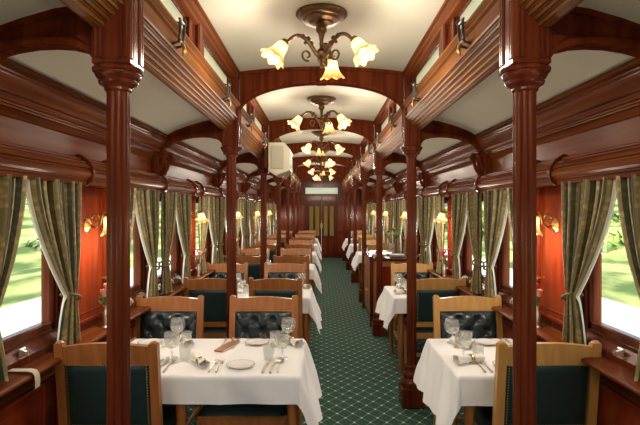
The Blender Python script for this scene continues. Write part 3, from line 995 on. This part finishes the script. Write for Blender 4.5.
# ------------------------------------------------------------------ chairs
def make_chair(name_label, wood, leather, group):
    # chair faces +y; back posts at y~0, seat front at y~.46; origin on the floor under the back
    c = thing('dining_chair', name_label, 'chair', group=group)
    W = .245
    def back_y(z): return -.13 * max(0, (z - .45)) * .9
    for sx in (-1, 1):
        pts = [(0.0 - .03, .0), (0.0, .25), (0.0, .45), (back_y(.75), .75), (back_y(.97), .97)]
        q = MB()
        hw = .022
        vs, fs = [], []
        for (yy, zz) in pts:
            tp = hw * (1 if zz < .7 else .95)
            for (dx, dy) in ((-1, -1), (1, -1), (1, 1), (-1, 1)):
                vs.append((sx * (W - .022) + dx * tp, yy + dy * .019, zz))
        for i in range(len(pts) - 1):
            for k in range(4):
                k2 = (k + 1) % 4
                fs.append((i * 4 + k, i * 4 + k2, i * 4 + 4 + k2, i * 4 + 4 + k))
        fs += [(3, 2, 1, 0), tuple(len(vs) - 4 + k for k in range(4))]
        q.add(vs, fs)
        q.lathe([(.021, .968), (.021, .974), (.012, .982), (0, .984)], 10, T(sx * (W - .022), back_y(.97), 0))
        obj('rear_post', q, wood, c)
        q = MB()
        q.lathe([(.016, 0), (.018, .03), (.024, .30), (.026, .33), (.022, .345), (.027, .36), (.027, .43)], 12, T(sx * (W - .026), .425, 0))
        obj('front_leg', q, wood, c)
    # top rail, gently arched
    n = 12
    q = MB()
    top = [(-.205 + .41 * i / n, .955 + .018 * sin(pi * i / n)) for i in range(n + 1)]
    bot = [(x, .862) for x, z in top]
    st = MB().band(top, bot, -.016, .016)
    st.v = [(x, y + back_y(z), z) for x, y, z in st.v]
    obj('top_rail', st, wood, c)
    lr = MB().box(-.205, .205, -.015, .015,   .49, .54, .004)
    lr.v = [(x, y + back_y(z), z) for x, y, z in lr.v]
    obj('lower_rail', lr, wood, c)
    # leather back: plain pad behind, deep-buttoned pad in front
    z0, z1 = .535, .866
    but = [(-.13, .725), (0, .725), (.13, .725), (-.065, .81), (.065, .81), (-.13, .635), (0, .635), (.13, .635)]
    def front(u, v):
        x = -.202 + .404 * u
        z = z0 + (z1 - z0) * v
        h = .036 * (min(1, u * 9, (1 - u) * 9) * min(1, v * 7, (1 - v) * 7)) ** .5
        for (bx, bz) in but[:8]:
            r2 = ((x - bx) / .026) ** 2 + ((z - bz) / .024) ** 2
            h -= .030 * math.exp(-r2)
        # pleats running between buttons
        a_ = abs((x / .13 + (z - .725) / .17) % 1.0); a_ = min(a_, 1 - a_)
        b_ = abs((x / .13 - (z - .725) / .17) % 1.0); b_ = min(b_, 1 - b_)
        h -= .007 * (math.exp(-(a_ / .07) ** 2) + math.exp(-(b_ / .07) ** 2)) * min(1, v * 6, (1 - v) * 6)
        return (x, .012 + h + back_y(z), z)
    obj('tufted_back', MB().grid(front, 56, 40), leather[1], c, smooth=80)
    q = MB()
    for bx, bz in but[:8]:
        q.lathe([(0, .006), (.007, .004), (.009, 0)], 8, T(bx, .016 + back_y(bz), bz) @ R(-pi / 2, 'X'))
    bt = obj('upholstery_buttons', q, leather[1], c); bt['kind'] = 'stuff'
    q = MB()
    def rear(u, v):
        x = -.198 + .396 * u
        z = z0 + .004 + (z1 - z0 - .004) * v
        h = .012 * (min(1, u * 14, (1 - u) * 14) * min(1, v * 12, (1 - v) * 12)) ** .5
        return (x, -.010 - h + back_y(z), z)
    obj('rear_panel', MB().grid(rear, 16, 14), leather[0], c, smooth=80)
    q = MB()
    for i in range(31):
        x = -.190 + .380 * i / 30
        for z in (z0 + .012, z1 - .006):
            q.lathe([(.0045, 0), (.003, .0025), (0, .0035)], 6, T(x, -.019 + back_y(z), z) @ R(pi / 2, 'X'), cap=False)
    for i in range(1, 22):
        z = z0 + .012 + (z1 - z0 - .018) * i / 22
        for x in (-.190, .190):
            q.lathe([(.0045, 0), (.003, .0025), (0, .0035)], 6, T(x, -.019 + back_y(z), z) @ R(pi / 2, 'X'), cap=False)
    for i in range(25):
        x = -.19 + .38 * i / 24
        q.lathe([(.0045, 0), (.003, .0025), (0, .0035)], 6, T(x, .028 + back_y(.87), .872) @ R(-pi / 2, 'X'), cap=False)
    nn = obj('nail_heads', q, 'nail', c, smooth=0); nn['kind'] = 'stuff'
    # seat
    obj('seat_rail', MB().box(-W + .006, W - .006, .02, .445, .365, .425, .006), wood, c)
    def seat(u, v):
        e = min(1, u * 10, (1 - u) * 10) * min(1, v * 10, (1 - v) * 10)
        return (-.236 + .472 * u, .022 + .43 * v, .424 + .052 * max(0, e) ** .4)
    obj('seat', MB().grid(seat, 24, 24), leather[0], c, smooth=80)
    q = MB().box(-W + .03, W - .03, -.012, .008, .20, .235, .004)
    for sx in (-1, 1):
        q.box(sx * (W - .034), sx * (W - .016), .0, .42, .13, .165, .004)
    q.box(-W + .03, W - .03, .20, .222, .135, .16, .004)
    obj('stretcher', q, wood, c)
    return c
L = ('leather', 'leather_blue')
ch_red = make_chair('x', 'oak_red', L, 'dining chairs along the four-seat tables')
ch_gold = make_chair('x', 'oak_gold', L, 'dining chairs along the two-seat tables')
for c_ in (ch_red, ch_gold): c_.scale = (1.03, 1.0, .975)
used = {'red': False, 'gold': False}
def put_chair(kind, x, y, rz, lab):
    p = ch_red if kind == 'red' else ch_gold
    if not used[kind]:
        used[kind] = True
        p.location = (x, y, 0); p.rotation_euler = (0, 0, rz); p['label'] = lab
        return p
    return dup(p, (x, y, 0), rz, lab)
NEAR, FAR = .685, 1.865          # chair backs, from a bay's start
TAB0, TAB1 = .77, 1.51
for k in range(NB):
    b = COLS[k]
    f4, f2 = ORD[k] + ' four-seat table', None
    j = lambda: random.uniform(-.012, .012)
    if k == 0:
        put_chair('red', -1.045, b + NEAR, radians(-.5), 'reddish oak dining chair seen from behind, dark leather, at the first four-seat table')
    else:
        put_chair('red', -1.045 + j(), b + NEAR + j() * .6, radians(random.uniform(-1, 1)), 'dining chair seen from behind on window side of the ' + f4)
        put_chair('red', -.432 + j(), b + NEAR + j() * .6, radians(random.uniform(-1, 1)), 'dining chair seen from behind on aisle side of the ' + f4)
    put_chair('red', -1.125 + j(), b + FAR + j(), pi, 'tufted leather chair facing the camera on window side of the ' + f4)
    put_chair('red', -.432 + j(), b + FAR + j(), pi, 'tufted leather chair facing the camera on aisle side of the ' + f4)
# bay 2 on the two-seat side holds the sideboard
two = [k for k in range(NB) if k != 2]
for i, k in enumerate(two):
    b = COLS[k]
    put_chair('gold', 1.105, b + NEAR, radians(0 if k else 1), 'golden oak chair seen from behind at the %s two-seat table' % ORD[i])
    put_chair('gold', 1.085, b + FAR, pi, 'golden oak chair with tufted leather facing camera at the %s two-seat table' % ORD[i])
# low stool under the first four-seat table
st = thing('stool', 'low dark leather stool with brass nails tucked under first four-seat table', 'stool', (-.435, COLS[0] + .92, 0))
st.scale = (1, 1, 1.12)
for sx in (-1, 1):
    for sy in (0, 1):
        obj('leg', MB().lathe([(.016, 0), (.024, .30), (.026, .34), (.026, .40)], 10, T(sx * .225, .03 + sy * .33, 0)), 'oak_red', st)
obj('seat_rail', MB().box(-.25, .25, .008, .382, .355, .415, .006), 'oak_red', st)
obj('seat', MB().grid(lambda u, v: (-.246 + .492 * u, .012 + .366 * v, .414 + .045 * max(0, min(1, u * 10, (1 - u) * 10) * min(1, v * 8, (1 - v) * 8)) ** .4), 20, 16), 'leather', st, smooth=80)
q = MB()
for i in range(36):
    q.lathe([(.0045, 0), (.003, .0025), (0, .0035)], 6, T(-.235 + .47 * i / 35, .006, .408) @ R(pi / 2, 'X'), cap=False)
nn = obj('nail_heads', q, 'nail', st, smooth=0); nn['kind'] = 'stuff'

# ------------------------------------------------------------------ tables and cloths
TZ = .735
def make_table(x0, x1, lab, legs_x, side):
    t = thing('dining_table', lab, 'table')
    y0, y1 = TAB0 + .01, TAB1 - .01
    obj('tabletop', MB().box(x0, x1, y0, y1, TZ - .028, TZ, .004), 'mahogany', t)
    obj('apron', MB().box(x0 + .06, x1 - .06, y0 + .06, y1 - .06, TZ - .085, TZ - .028), 'mahogany', t)
    for lx in legs_x:
        for ly in (y0 + .04, y1 - .04):
            obj('leg', MB().lathe([(.018, 0), (.020, .04), (.026, .5), (.030, .56), (.030, TZ - .03)], 12, T(lx, ly, 0)), 'oak_red', t)
    wx = x0 if side < 0 else x1
    obj('wall_bracket', MB().prism([(wx, .58), (wx, TZ - .03), (wx - side * .07, TZ - .03)], .90, 1.38), 'mahogany', t)
    return t
def cloth_mesh(x0, x1, aisle, hang_aisle, hang_near, hang_far, crease=None, seed=0):
    # aisle = -1 / +1 : which x end faces the aisle; the other end meets the window ledge
    rnd = random.Random(seed)
    ph = [rnd.uniform(0, 6.28) for _ in range(6)]
    y0, y1 = TAB0, TAB1
    ax = x1 if aisle > 0 else x0
    wx = x0 if aisle > 0 else x1
    NU, NV = 84, 66
    width = abs(ax - wx)
    def f(u, v):
        p = u * (width + hang_aisle)                      # distance from wall end
        q = -hang_near + v * (y1 - y0 + hang_near + hang_far)
        cx = min(p, width); dx = p - cx
        cy = min(max(q, 0), y1 - y0); dy = q - cy
        Lh = sqrt(dx * dx + dy * dy)
        px, py = wx + aisle * cx, y0 + cy
        z = TZ + .006
        if Lh > 1e-6:
            nx, ny = dx / Lh, dy / Lh
            both = dx > 1e-4 and abs(dy) > 1e-4
            t_ = p * 1.0 + q * 1.3
            wav = .016 * sin(t_ * 15 + ph[0]) + .010 * sin(t_ * 27 + ph[1])
            drop = min(Lh, .02) * .35 + max(0, Lh - .02)
            out = .010 * min(1, Lh / .02) + Lh * (.05 + .25 * (nx * nx)) + wav * min(1, Lh / .2) * (.35 + .65 * nx * nx)
            if both:
                out += (.10 if dy < 0 else .02) * Lh * (2 * nx * abs(ny))
            px += aisle * nx * out; py += ny * out
            z -= drop
        else:
            z += .0012 * sin(9 * p + ph[2]) * sin(11 * q + ph[3])
        if crease is not None and abs(p - crease) < .012 and Lh < .5:
            z += .0022 if Lh < 1e-6 else 0
            if Lh > 1e-6 and dy < 0: py -= .004
        return (px, py, z)
    return MB().grid(f, NU, NV)
TAB_L = (-1.255, -.125)
TAB_R = (.715, 1.255)
tl = make_table(*TAB_L, 'dining table for four under a white cloth, first from the camera', (-.737, -.152), -1)
tr = make_table(*TAB_R, 'small dining table for two under a white cloth, first from the camera', (.775,), 1)
clm = cloth_mesh(*TAB_L, 1, .32, .155, .17, crease=.735, seed=1).mesh('tablecloth', 'cloth', 80)
crm = cloth_mesh(*TAB_R, -1, .29, .165, .17, seed=3).mesh('tablecloth', 'cloth', 80)
clm2 = cloth_mesh(*TAB_L, 1, .32, .165, .17, crease=.735, seed=5).mesh('tablecloth', 'cloth', 80)
crm2 = cloth_mesh(*TAB_R, -1, .29, .165, .17, seed=8).mesh('tablecloth', 'cloth', 80)
tables = []
for k in range(NB):
    if k == 0: tl.location = (0, COLS[0], 0); tl['group'] = 'tables for four'
    else: dup(tl, (0, COLS[k], 0), 0, 'dining table for four under a white cloth, %s from the camera' % ORD[k])
    o = obj('tablecloth', clm if k % 2 == 0 else clm2, None, None, (0, COLS[k], 0))
    tag(o, 'white tablecloth with long drop to the aisle on the %s four-seat table' % ORD[k], 'tablecloth', 'cloths on the tables for four')
    tables.append((-1, k, ORD[k] + ' four-seat table'))
for i, k in enumerate(two):
    if i == 0: tr.location = (0, COLS[0], 0); tr['group'] = 'tables for two'
    else: dup(tr, (0, COLS[k], 0), 0, 'small dining table for two under a white cloth, %s from the camera' % ORD[i])
    o = obj('tablecloth', crm if k % 2 == 0 else crm2, None, None, (0, COLS[k], 0))
    tag(o, 'white tablecloth draped over the %s two-seat table' % ORD[i], 'tablecloth', 'cloths on the tables for two')
    tables.append((1, k, ORD[i] + ' two-seat table'))

# ------------------------------------------------------------------ tableware
ZT = TZ + .0085
def lath(prof, n=20): return MB().lathe(prof, n, cap=False)
cutfn = lambda a, z: 1 + (.035 * cos(12 * a) if .07 < z < .125 else 0)
goblet = thing('wine_glass', 'x', 'glass', group='wine glasses')
obj('bowl', MB().lathe([(.004, .056), (.022, .060), (.038, .074), (.046, .096), (.046, .118), (.041, .148), (.0395, .148), (.0445, .118), (.0445, .096), (.036, .076), (.020, .063), (0, .061)], 24, fn=cutfn), 'crystal', goblet)
obj('stem', MB().lathe([(.035, 0), (.035, .002), (.012, .007), (.005, .014), (.0048, .030), (.008, .034), (.0048, .040), (.0045, .052), (.008, .058)], 18), 'crystal', goblet)
tumb = MB().lathe([(.024, 0), (.027, .004), (.031, .05), (.034, .088), (.0325, .088), (.029, .05), (.025, .010), (0, .009)], 24, fn=lambda a, z: 1 + (.03 * cos(12 * a) if .015 < z < .06 else 0)).mesh('water_glass', 'crystal')
plate = thing('side_plate', 'x', 'plate', group='side plates')
obj('dish', MB().lathe([(.0, .004), (.045, .004), (.052, .006), (.074, .012), (.076, .014), (.072, .0145), (.052, .0085), (.045, .0065), (0, .0065)], 30), 'china', plate)
obj('gold_rim', MB().lathe([(.0735, .0128), (.0765, .0135), (.0765, .0148), (.0735, .0150)], 30, cap=False), 'gold_band', plate)
def cutlery(kind):
    q = MB()
    if kind == 'fork':
        q.tube([(0, -.09, .004), (0, -.05, .006), (0, 0, .007), (0, .045, .006)], [.0055, .0045, .003, .0032], 6)
        q.box(-.011, .011, .043, .065, .0035, .0065, .001)
        for x in (-.0095, -.0032, .0032, .0095):
            q.box(x - .0017, x + .0017, .064, .100, .004, .0065, .0006)
    elif kind == 'knife':
        q.tube([(0, -.11, .005), (0, -.06, .006), (0, -.02, .006), (0, 0, .005)], [.006, .0065, .005, .004], 6)
        q.prism([(-.004, 0), (.008, 0), (.010, .05), (.008, .09), (.0, .112), (-.004, .10)], .003, .0055, 'z')
    else:
        q.tube([(0, -.09, .004), (0, -.04, .006), (0, .02, .007), (0, .05, .006)], [.0055, .0045, .003, .0035], 6)
        def f(u, v):
            a = 2 * pi * u
            return (.019 * v * cos(a), .072 + .028 * v * sin(a), .003 + .006 * v * v)
        q.grid(f, 14, 4)
        q.uv = {}
    return q.mesh(kind, 'silver')
CUT = {k: cutlery(k) for k in ('fork', 'knife', 'spoon')}
def napkin_mesh():
    q = MB()
    def f(u, v):                                   # rolled linen, flared end
        a = 2 * pi * u
        r = .018 + .012 * abs(v - .42) ** 1.5 * 2 + .003 * sin(5 * a + 4 * v)
        return (.0 + r * cos(a) * 1.15, -.085 + .17 * v, .024 + r * sin(a) * .95)
    q.grid(f, 20, 14)
    return q
NAP = napkin_mesh().mesh('roll', 'napkin', 80)
RING = MB().lathe([(.0235, -.012), (.0255, -.008), (.0255, .008), (.0235, .012)], 18, T(0, -.014, .023) @ R(pi / 2, 'X') @ Matrix.Diagonal((1.1, .95, 1, 1)), cap=False).mesh('napkin_ring', 'gold_band')
nap = thing('napkin', 'x', 'napkin', group='rolled napkins')
obj('roll', NAP, None, nap); obj('napkin_ring', RING, None, nap)
first = {}
def place(root, x, y, rz, lab, z=ZT):
    if root.name not in first:
        first[root.name] = 1
        root.location = (x, y, z); root.rotation_euler = (0, 0, rz); root['label'] = lab
        return root
    return dup(root, (x, y, z), rz, lab)
def single(name, me, x, y, rz, lab, cat, group):
    o = obj(name, me, None, None, (x, y, ZT))
    o.rotation_euler = (0, 0, rz)
    if cat == 'cutlery': o.scale = (1.25, 1.12, 1.1)
    return tag(o, lab, cat, group)
for (s, k, tn) in tables:
    b = COLS[k]
    yn, yf = b + TAB0, b + TAB1
    if s < 0:
        seats = [(-1.03, 0, 'near window-side'), (-.43, 0, 'near aisle-side'), (-1.10, 1, 'far window-side'), (-.42, 1, 'far aisle-side')]
    else:
        seats = [(1.02, 0, 'near'), (1.04, 1, 'far')]
    for (x, fz, sn) in seats:
        d = -1 if fz else 1                     # towards the middle of the table
        ye = yf if fz else yn
        rz = pi if fz else 0
        who = '%s seat of the %s' % (sn, tn)
        if k < 2:
            cut = [('fork', -.16, 'outer fork'), ('fork', -.125, 'inner fork'), ('knife', .125, 'inner knife'), ('knife', .16, 'outer knife'), ('spoon', .20, 'soup spoon')]
            for (kd, dx, nm) in cut:
                single(kd, CUT[kd], x + d * dx, ye + d * (.135 + (.01 if kd == 'knife' else 0)), rz + random.uniform(-.06, .06),
                       'silver %s laid at the %s' % (nm, who), 'cutlery', 'silver cutlery')
        place(plate, x - d * .01, ye + d * .14, 0, 'white side plate with gold rim at the ' + who) if k < 3 else None
        if k < 2:
            nx = x - d * .24 if abs(x - d * .24) < 1.2 else x - d * .0
            if s > 0: nx = x - d * .06
            place(nap, nx if s < 0 else .82 + .06 * fz, ye + d * (.17 if s < 0 else .20), rz + (.55 if s < 0 else (1.9 if not fz else .5)), 'rolled white napkin in gold ring at the ' + who)
        gx = x + d * .20 if not fz else x - d * -.20 * (-1)
        gx = x + .205 if x > -.8 and s < 0 else x + .17
        if s > 0: gx = x - .205
        place(goblet, gx, ye + d * (.295 if not fz else .085 if s < 0 else .12), 0, 'crystal wine glass at the ' + who)
        if k < 4:
            gx2 = gx + (.075 if s > 0 else -.075)
            if s < 0 and x < -.8: gx2 = gx + .085
            single('water_glass', tumb, gx2, ye + d * (.26 if not fz else .19), 0, 'short cut crystal water glass at the ' + who, 'glass', 'water glasses')
# menu card holder on the first long table
mc = thing('menu_card', 'dark narrow menu folder lying across the middle of first four-seat table', 'menu', (-.585, COLS[0] + 1.30, ZT), radians(-16))
obj('cover', MB().box(-.03, .03, -.12, .12, .0, .010, .002), 'oak_red', mc)
obj('page', MB().box(-.0285, .0315, -.117, .117, .003, .007), 'napkin', mc)
# cruet of salt and pepper on the near tables
cr = MB().lathe([(.014, 0), (.016, .004), (.012, .02), (.015, .04), (.013, .052), (.006, .060), (0, .064)], 14).mesh('salt_shaker', 'silver')
for i, (x, y, tn) in enumerate(((-1.17, COLS[0] + 1.10, 'first four-seat table'), (1.16, COLS[0] + 1.02, 'first two-seat table'))):
    single('salt_shaker', cr, x, y, 0, 'small silver salt shaker by the window on the ' + tn, 'shaker', 'salt shakers')

# ------------------------------------------------------------------ bud vases with roses on the ledge
LEDGE_Z = .8795
def rose(mb_, c, r):
    for j in range(7):
        a = j * 2.4
        rr = r * (.35 + .09 * j)
        mb_.grid(lambda u, v, a=a, rr=rr: (c[0] + rr * cos(a + (u - .5) * 2.4) * (.5 + .6 * v), c[1] + rr * sin(a + (u - .5) * 2.4) * (.5 + .6 * v), c[2] - r * .6 + r * 1.5 * v * (1 - .25 * (2 * u - 1) ** 2)), 5, 4)
    mb_.uv = {}
for s in (-1, 1):
    vo = None
    for k in range(NB):
        y = COLS[k] + S / 2 + (.10 if k == 0 else .12)
        lab = 'silver bud vase with roses on the window ledge by the %s %s table' % (ORD[k], SIDE[s])
        if s > 0:
            if k == 2: lab = 'silver bud vase with roses on the window ledge behind the sideboard'
            elif k > 2: lab = 'silver bud vase with roses on the window ledge by the %s two-seat table' % ORD[k - 1]
        if vo is None:
            vo = thing('bud_vase', lab, 'vase', (s * 1.315, y, LEDGE_Z), 0, 'bud vases on the ledges')
            obj('vase', MB().lathe([(.026, 0), (.028, .004), (.014, .012), (.016, .03), (.022, .055), (.018, .085), (.011, .11), (.012, .125), (.016, .132), (.013, .130), (.009, .11)], 18, cap=False), 'silver', vo)
            stems = [((0, 0, .10), (-s * .012, -.005, .17), (-s * .02, -.01, .245)), ((0, 0, .10), (s * .004, .0, .15), (s * .010, .004, .205)), ((0, 0, .10), (-s * .02, .012, .13), (-s * .045, .02, .165))]
            q = MB()
            for p in stems: q.tube(p, .0028, 6)
            obj('stem', q, 'leaf', vo)
            for i, (p, r, m) in enumerate(((stems[0][2], .030, 'petal_red' if s > 0 else 'petal_pink'), (stems[1][2], .029, 'petal_pink'), (stems[2][2], .018, 'petal_red'))):
                q = MB(); rose(q, p, r)
                obj('rose', q, m, vo, smooth=80)
            for (px, py, pz, an) in ((.02, .015, .15, .3), (-.02, -.02, .16, 2.2), (.0, .02, .19, 4.0), (-.03, 0, .13, 5.1), (.03, -.01, .135, .9)):
                q = MB()
                q.grid(lambda u, v: ((u - .5) * .03 * sin(pi * min(1, v + .05)), v * .055, .012 * sin(v * pi) + .010 * (abs(u - .5))), 4, 6)
                q.uv = {}
                q.v = [tuple(T(s * px * .6, py * .6, pz) @ R(an, 'Z') @ R(.5, 'X') @ Vector(p)) for p in q.v]
                obj('leaf', q, 'leaf', vo, smooth=80)
        else:
            dup(vo, (s * 1.315, y, LEDGE_Z), 0, lab)
# cream window strap lying over the ledge, near window of the four-seat side
stp = [(-1.372, .889), (-1.33, .8885), (-1.285, .889), (-1.262, .884), (-1.253, .870), (-1.250, .845), (-1.251, .815)]
q = MB().band([(x - .0 + (.003 if i > 3 else 0), z + (.004 if i <= 3 else 0)) for i, (x, z) in enumerate(stp)], stp, -.018, .018)
tag(obj('window_strap', q, 'strap', None, (0, 2.20, 0)), 'cream leather window strap draped over the ledge below near window', 'strap')

# ------------------------------------------------------------------ sideboard between the second and third small tables
by = COLS[2]
sb = thing('sideboard', 'reddish wood sideboard facing the aisle between two-seat tables', 'sideboard', (0, by, 0))
q = MB().box(.70, 1.24, .42, 1.72, .06, .90, .006)
obj('carcass', q, 'oak_red', sb)
obj('worktop', MB().box(.665, 1.25, .38, 1.76, .90, .93, .008), 'mahogany', sb)
obj('plinth', MB().box(.72, 1.22, .45, 1.69, 0, .06), 'mahogany', sb)
for y in (.40, 1.70):
    obj('end_post', MB().box(.655, .70, y, y + .045, 0, .96, .008), 'mahogany', sb)
for y in (.47, 1.09):
    dr = obj('door', MB().box(.682, .70, y, y + .56, .12, .68, .006), 'oak_red', sb)
    obj('handle', MB().lathe([(.006, 0), (.006, .012), (.013, .018), (.010, .026), (0, .028)], 10, T(.682, y + (.50 if y < 1 else .06), .42) @ R(-pi / 2, 'Y')), 'brass', dr)
    dr = obj('drawer', MB().box(.682, .70, y, y + .56, .70, .87, .006), 'oak_red', sb)
    obj('knob', MB().lathe([(.006, 0), (.006, .012), (.013, .018), (.010, .026), (0, .028)], 10, T(.682, y + .28, .785) @ R(-pi / 2, 'Y')), 'brass', dr)
obj('end_panel', MB().box(.76, 1.18, .408, .42, .14, .82, .005), 'panel', sb)
PST = MB().lathe([(0, 0), (.06, 0), (.075, .004), (.105, .012), (.107, .015), (.075, .009), (0, .006)], 24).mesh('plate', 'china')
n = 0
for (px, py, cnt) in ((.80, .60, 5), (1.05, .62, 4), (.92, .95, 3)):
    for i in range(cnt):
        o = obj('dinner_plate', PST, None, None, (px, by + py, .931 + i * .0072))
        where = ('by the aisle', 'by the window', 'at the middle')[(.80, 1.05, .92).index(px)]
        tag(o, 'white dinner plate, number %s up in the stack %s of the sideboard' % (ORD[i], where), 'plate', 'plates stacked on the sideboard')
pv = thing('flower_vase', 'tall glass vase of green foliage standing on the sideboard', 'vase', (1.06, by + 1.25, .931))
obj('vase', MB().lathe([(.035, 0), (.04, .01), (.034, .08), (.045, .16), (.042, .16), (.031, .08), (.035, .012)], 18, cap=False), 'crystal', pv)
for i in range(14):
    a = i * 2.39; ln = .16 + .05 * (i % 3)
    q = MB()
    q.tube([(0, 0, .02), (.01 * cos(a), .01 * sin(a), .16), (ln * .45 * cos(a), ln * .45 * sin(a), .16 + ln * .8)], .0025, 5)
    q.grid(lambda u, v: ((u - .5) * .06 * sin(pi * min(1, v + .03)), v * .10, .02 * sin(v * pi)), 4, 6)
    n0 = len(q.v) - 35
    mx = T(ln * .42 * cos(a), ln * .42 * sin(a), .15 + ln * .75) @ R(a - pi / 2, 'Z') @ R(.3, 'X')
    q.v = q.v[:n0] + [tuple(mx @ Vector(p)) for p in q.v[n0:]]
    q.uv = {}
    obj('leafy_stem', q, 'leaf', pv, smooth=80)

# ------------------------------------------------------------------ cream air unit hung at the clerestory
ac = thing('air_unit', 'cream boxy air unit hung below the clerestory beside the third column', 'air conditioner', (-.62, 5.85, 2.0))
obj('housing', MB().prism([(0, .05), (.10, 0), (.27, .06), (.27, .34), (.20, .42), (0, .42)], 0, .55), 'white_box', ac)
for i in range(7):
    obj('louvre', MB().box(.270, .276, .05, .50, .09 + i * .033, .108 + i * .033, .002), 'grille', ac)
obj('front_cover', MB().box(.03, .19, -.010, 0, .08, .38, .006), 'grille', ac)
obj('mounting_bracket', MB().box(-.06, .0, .08, .46, .10, .36, .004), 'mahogany', ac)
ac.scale = (.92, .92, .90)

# ------------------------------------------------------------------ outside: track, grass bank, bushes
gd = root_struct('ground')
obj('verge', MB().box(-9.5, 9.5, -30, 120, -1.10, -1.0), 'track', gd, smooth=0)
for s in (-1, 1):
    def hill(u, v, s=s):
        x = 8.2 + 40 * u ** 1.3
        y = -25 + 140 * v
        z = -1.02 + (x - 8.2) * .125 + .18 * sin(x * .9 + y * .35) * min(1, u * 8) + .5 * sin(y * .06 + s) * min(1, u * 3)
        return (s * x, y, z)
    o = obj('grass_bank', MB().grid(hill, 40, 90), 'bank', gd, smooth=80)
def bush_mesh(seed):
    rnd = random.Random(seed)
    q = MB()
    for i in range(420):
        th, ph = rnd.uniform(0, 2 * pi), math.acos(rnd.uniform(-.15, 1))
        r = rnd.uniform(.7, 1.05) * (1 + .18 * sin(3 * th + seed) * sin(2 * ph))
        c = Vector((r * sin(ph) * cos(th), r * sin(ph) * sin(th), .75 * r * cos(ph)))
        mx = T(*c) @ R(th, 'Z') @ R(ph + rnd.uniform(-.5, .5), 'Y') @ R(rnd.uniform(0, 6), 'Z')
        w_ = rnd.uniform(.10, .18)
        q.add([(-w_, -w_ * .6, 0), (w_, -w_ * .5, .02), (w_ * .9, w_ * .6, 0), (-w_ * .8, w_ * .5, .03)], [(0, 1, 2, 3)], mx)
    q.lathe([(.60, -.05), (.74, .12), (.70, .36), (.5, .58), (.2, .70), (0, .72)], 14)
    return q.mesh('foliage', 'bush', 0)
BM = [bush_mesh(i) for i in range(3)]
rnd = random.Random(11)
for s in (-1, 1):
    for i in range(18):
        x = rnd.uniform(12, 14) + 7 * (i % 2); y = 6 + i * 4.4 + rnd.uniform(-.5, .5)
        z = -1.02 + (x - 8.2) * .125 + rnd.uniform(-.2, .1)
        sc = rnd.uniform(1.0, 1.6)
        o = thing('bush', 'leafy green bush on the grass bank outside the windows', 'bush', (s * x, y, z), rnd.uniform(0, 6), 'bushes beyond the windows')
        o.scale = (sc, sc * 1.3, sc)
        obj('foliage', BM[i % 3], None, o)
bpy.context.view_layer.update()
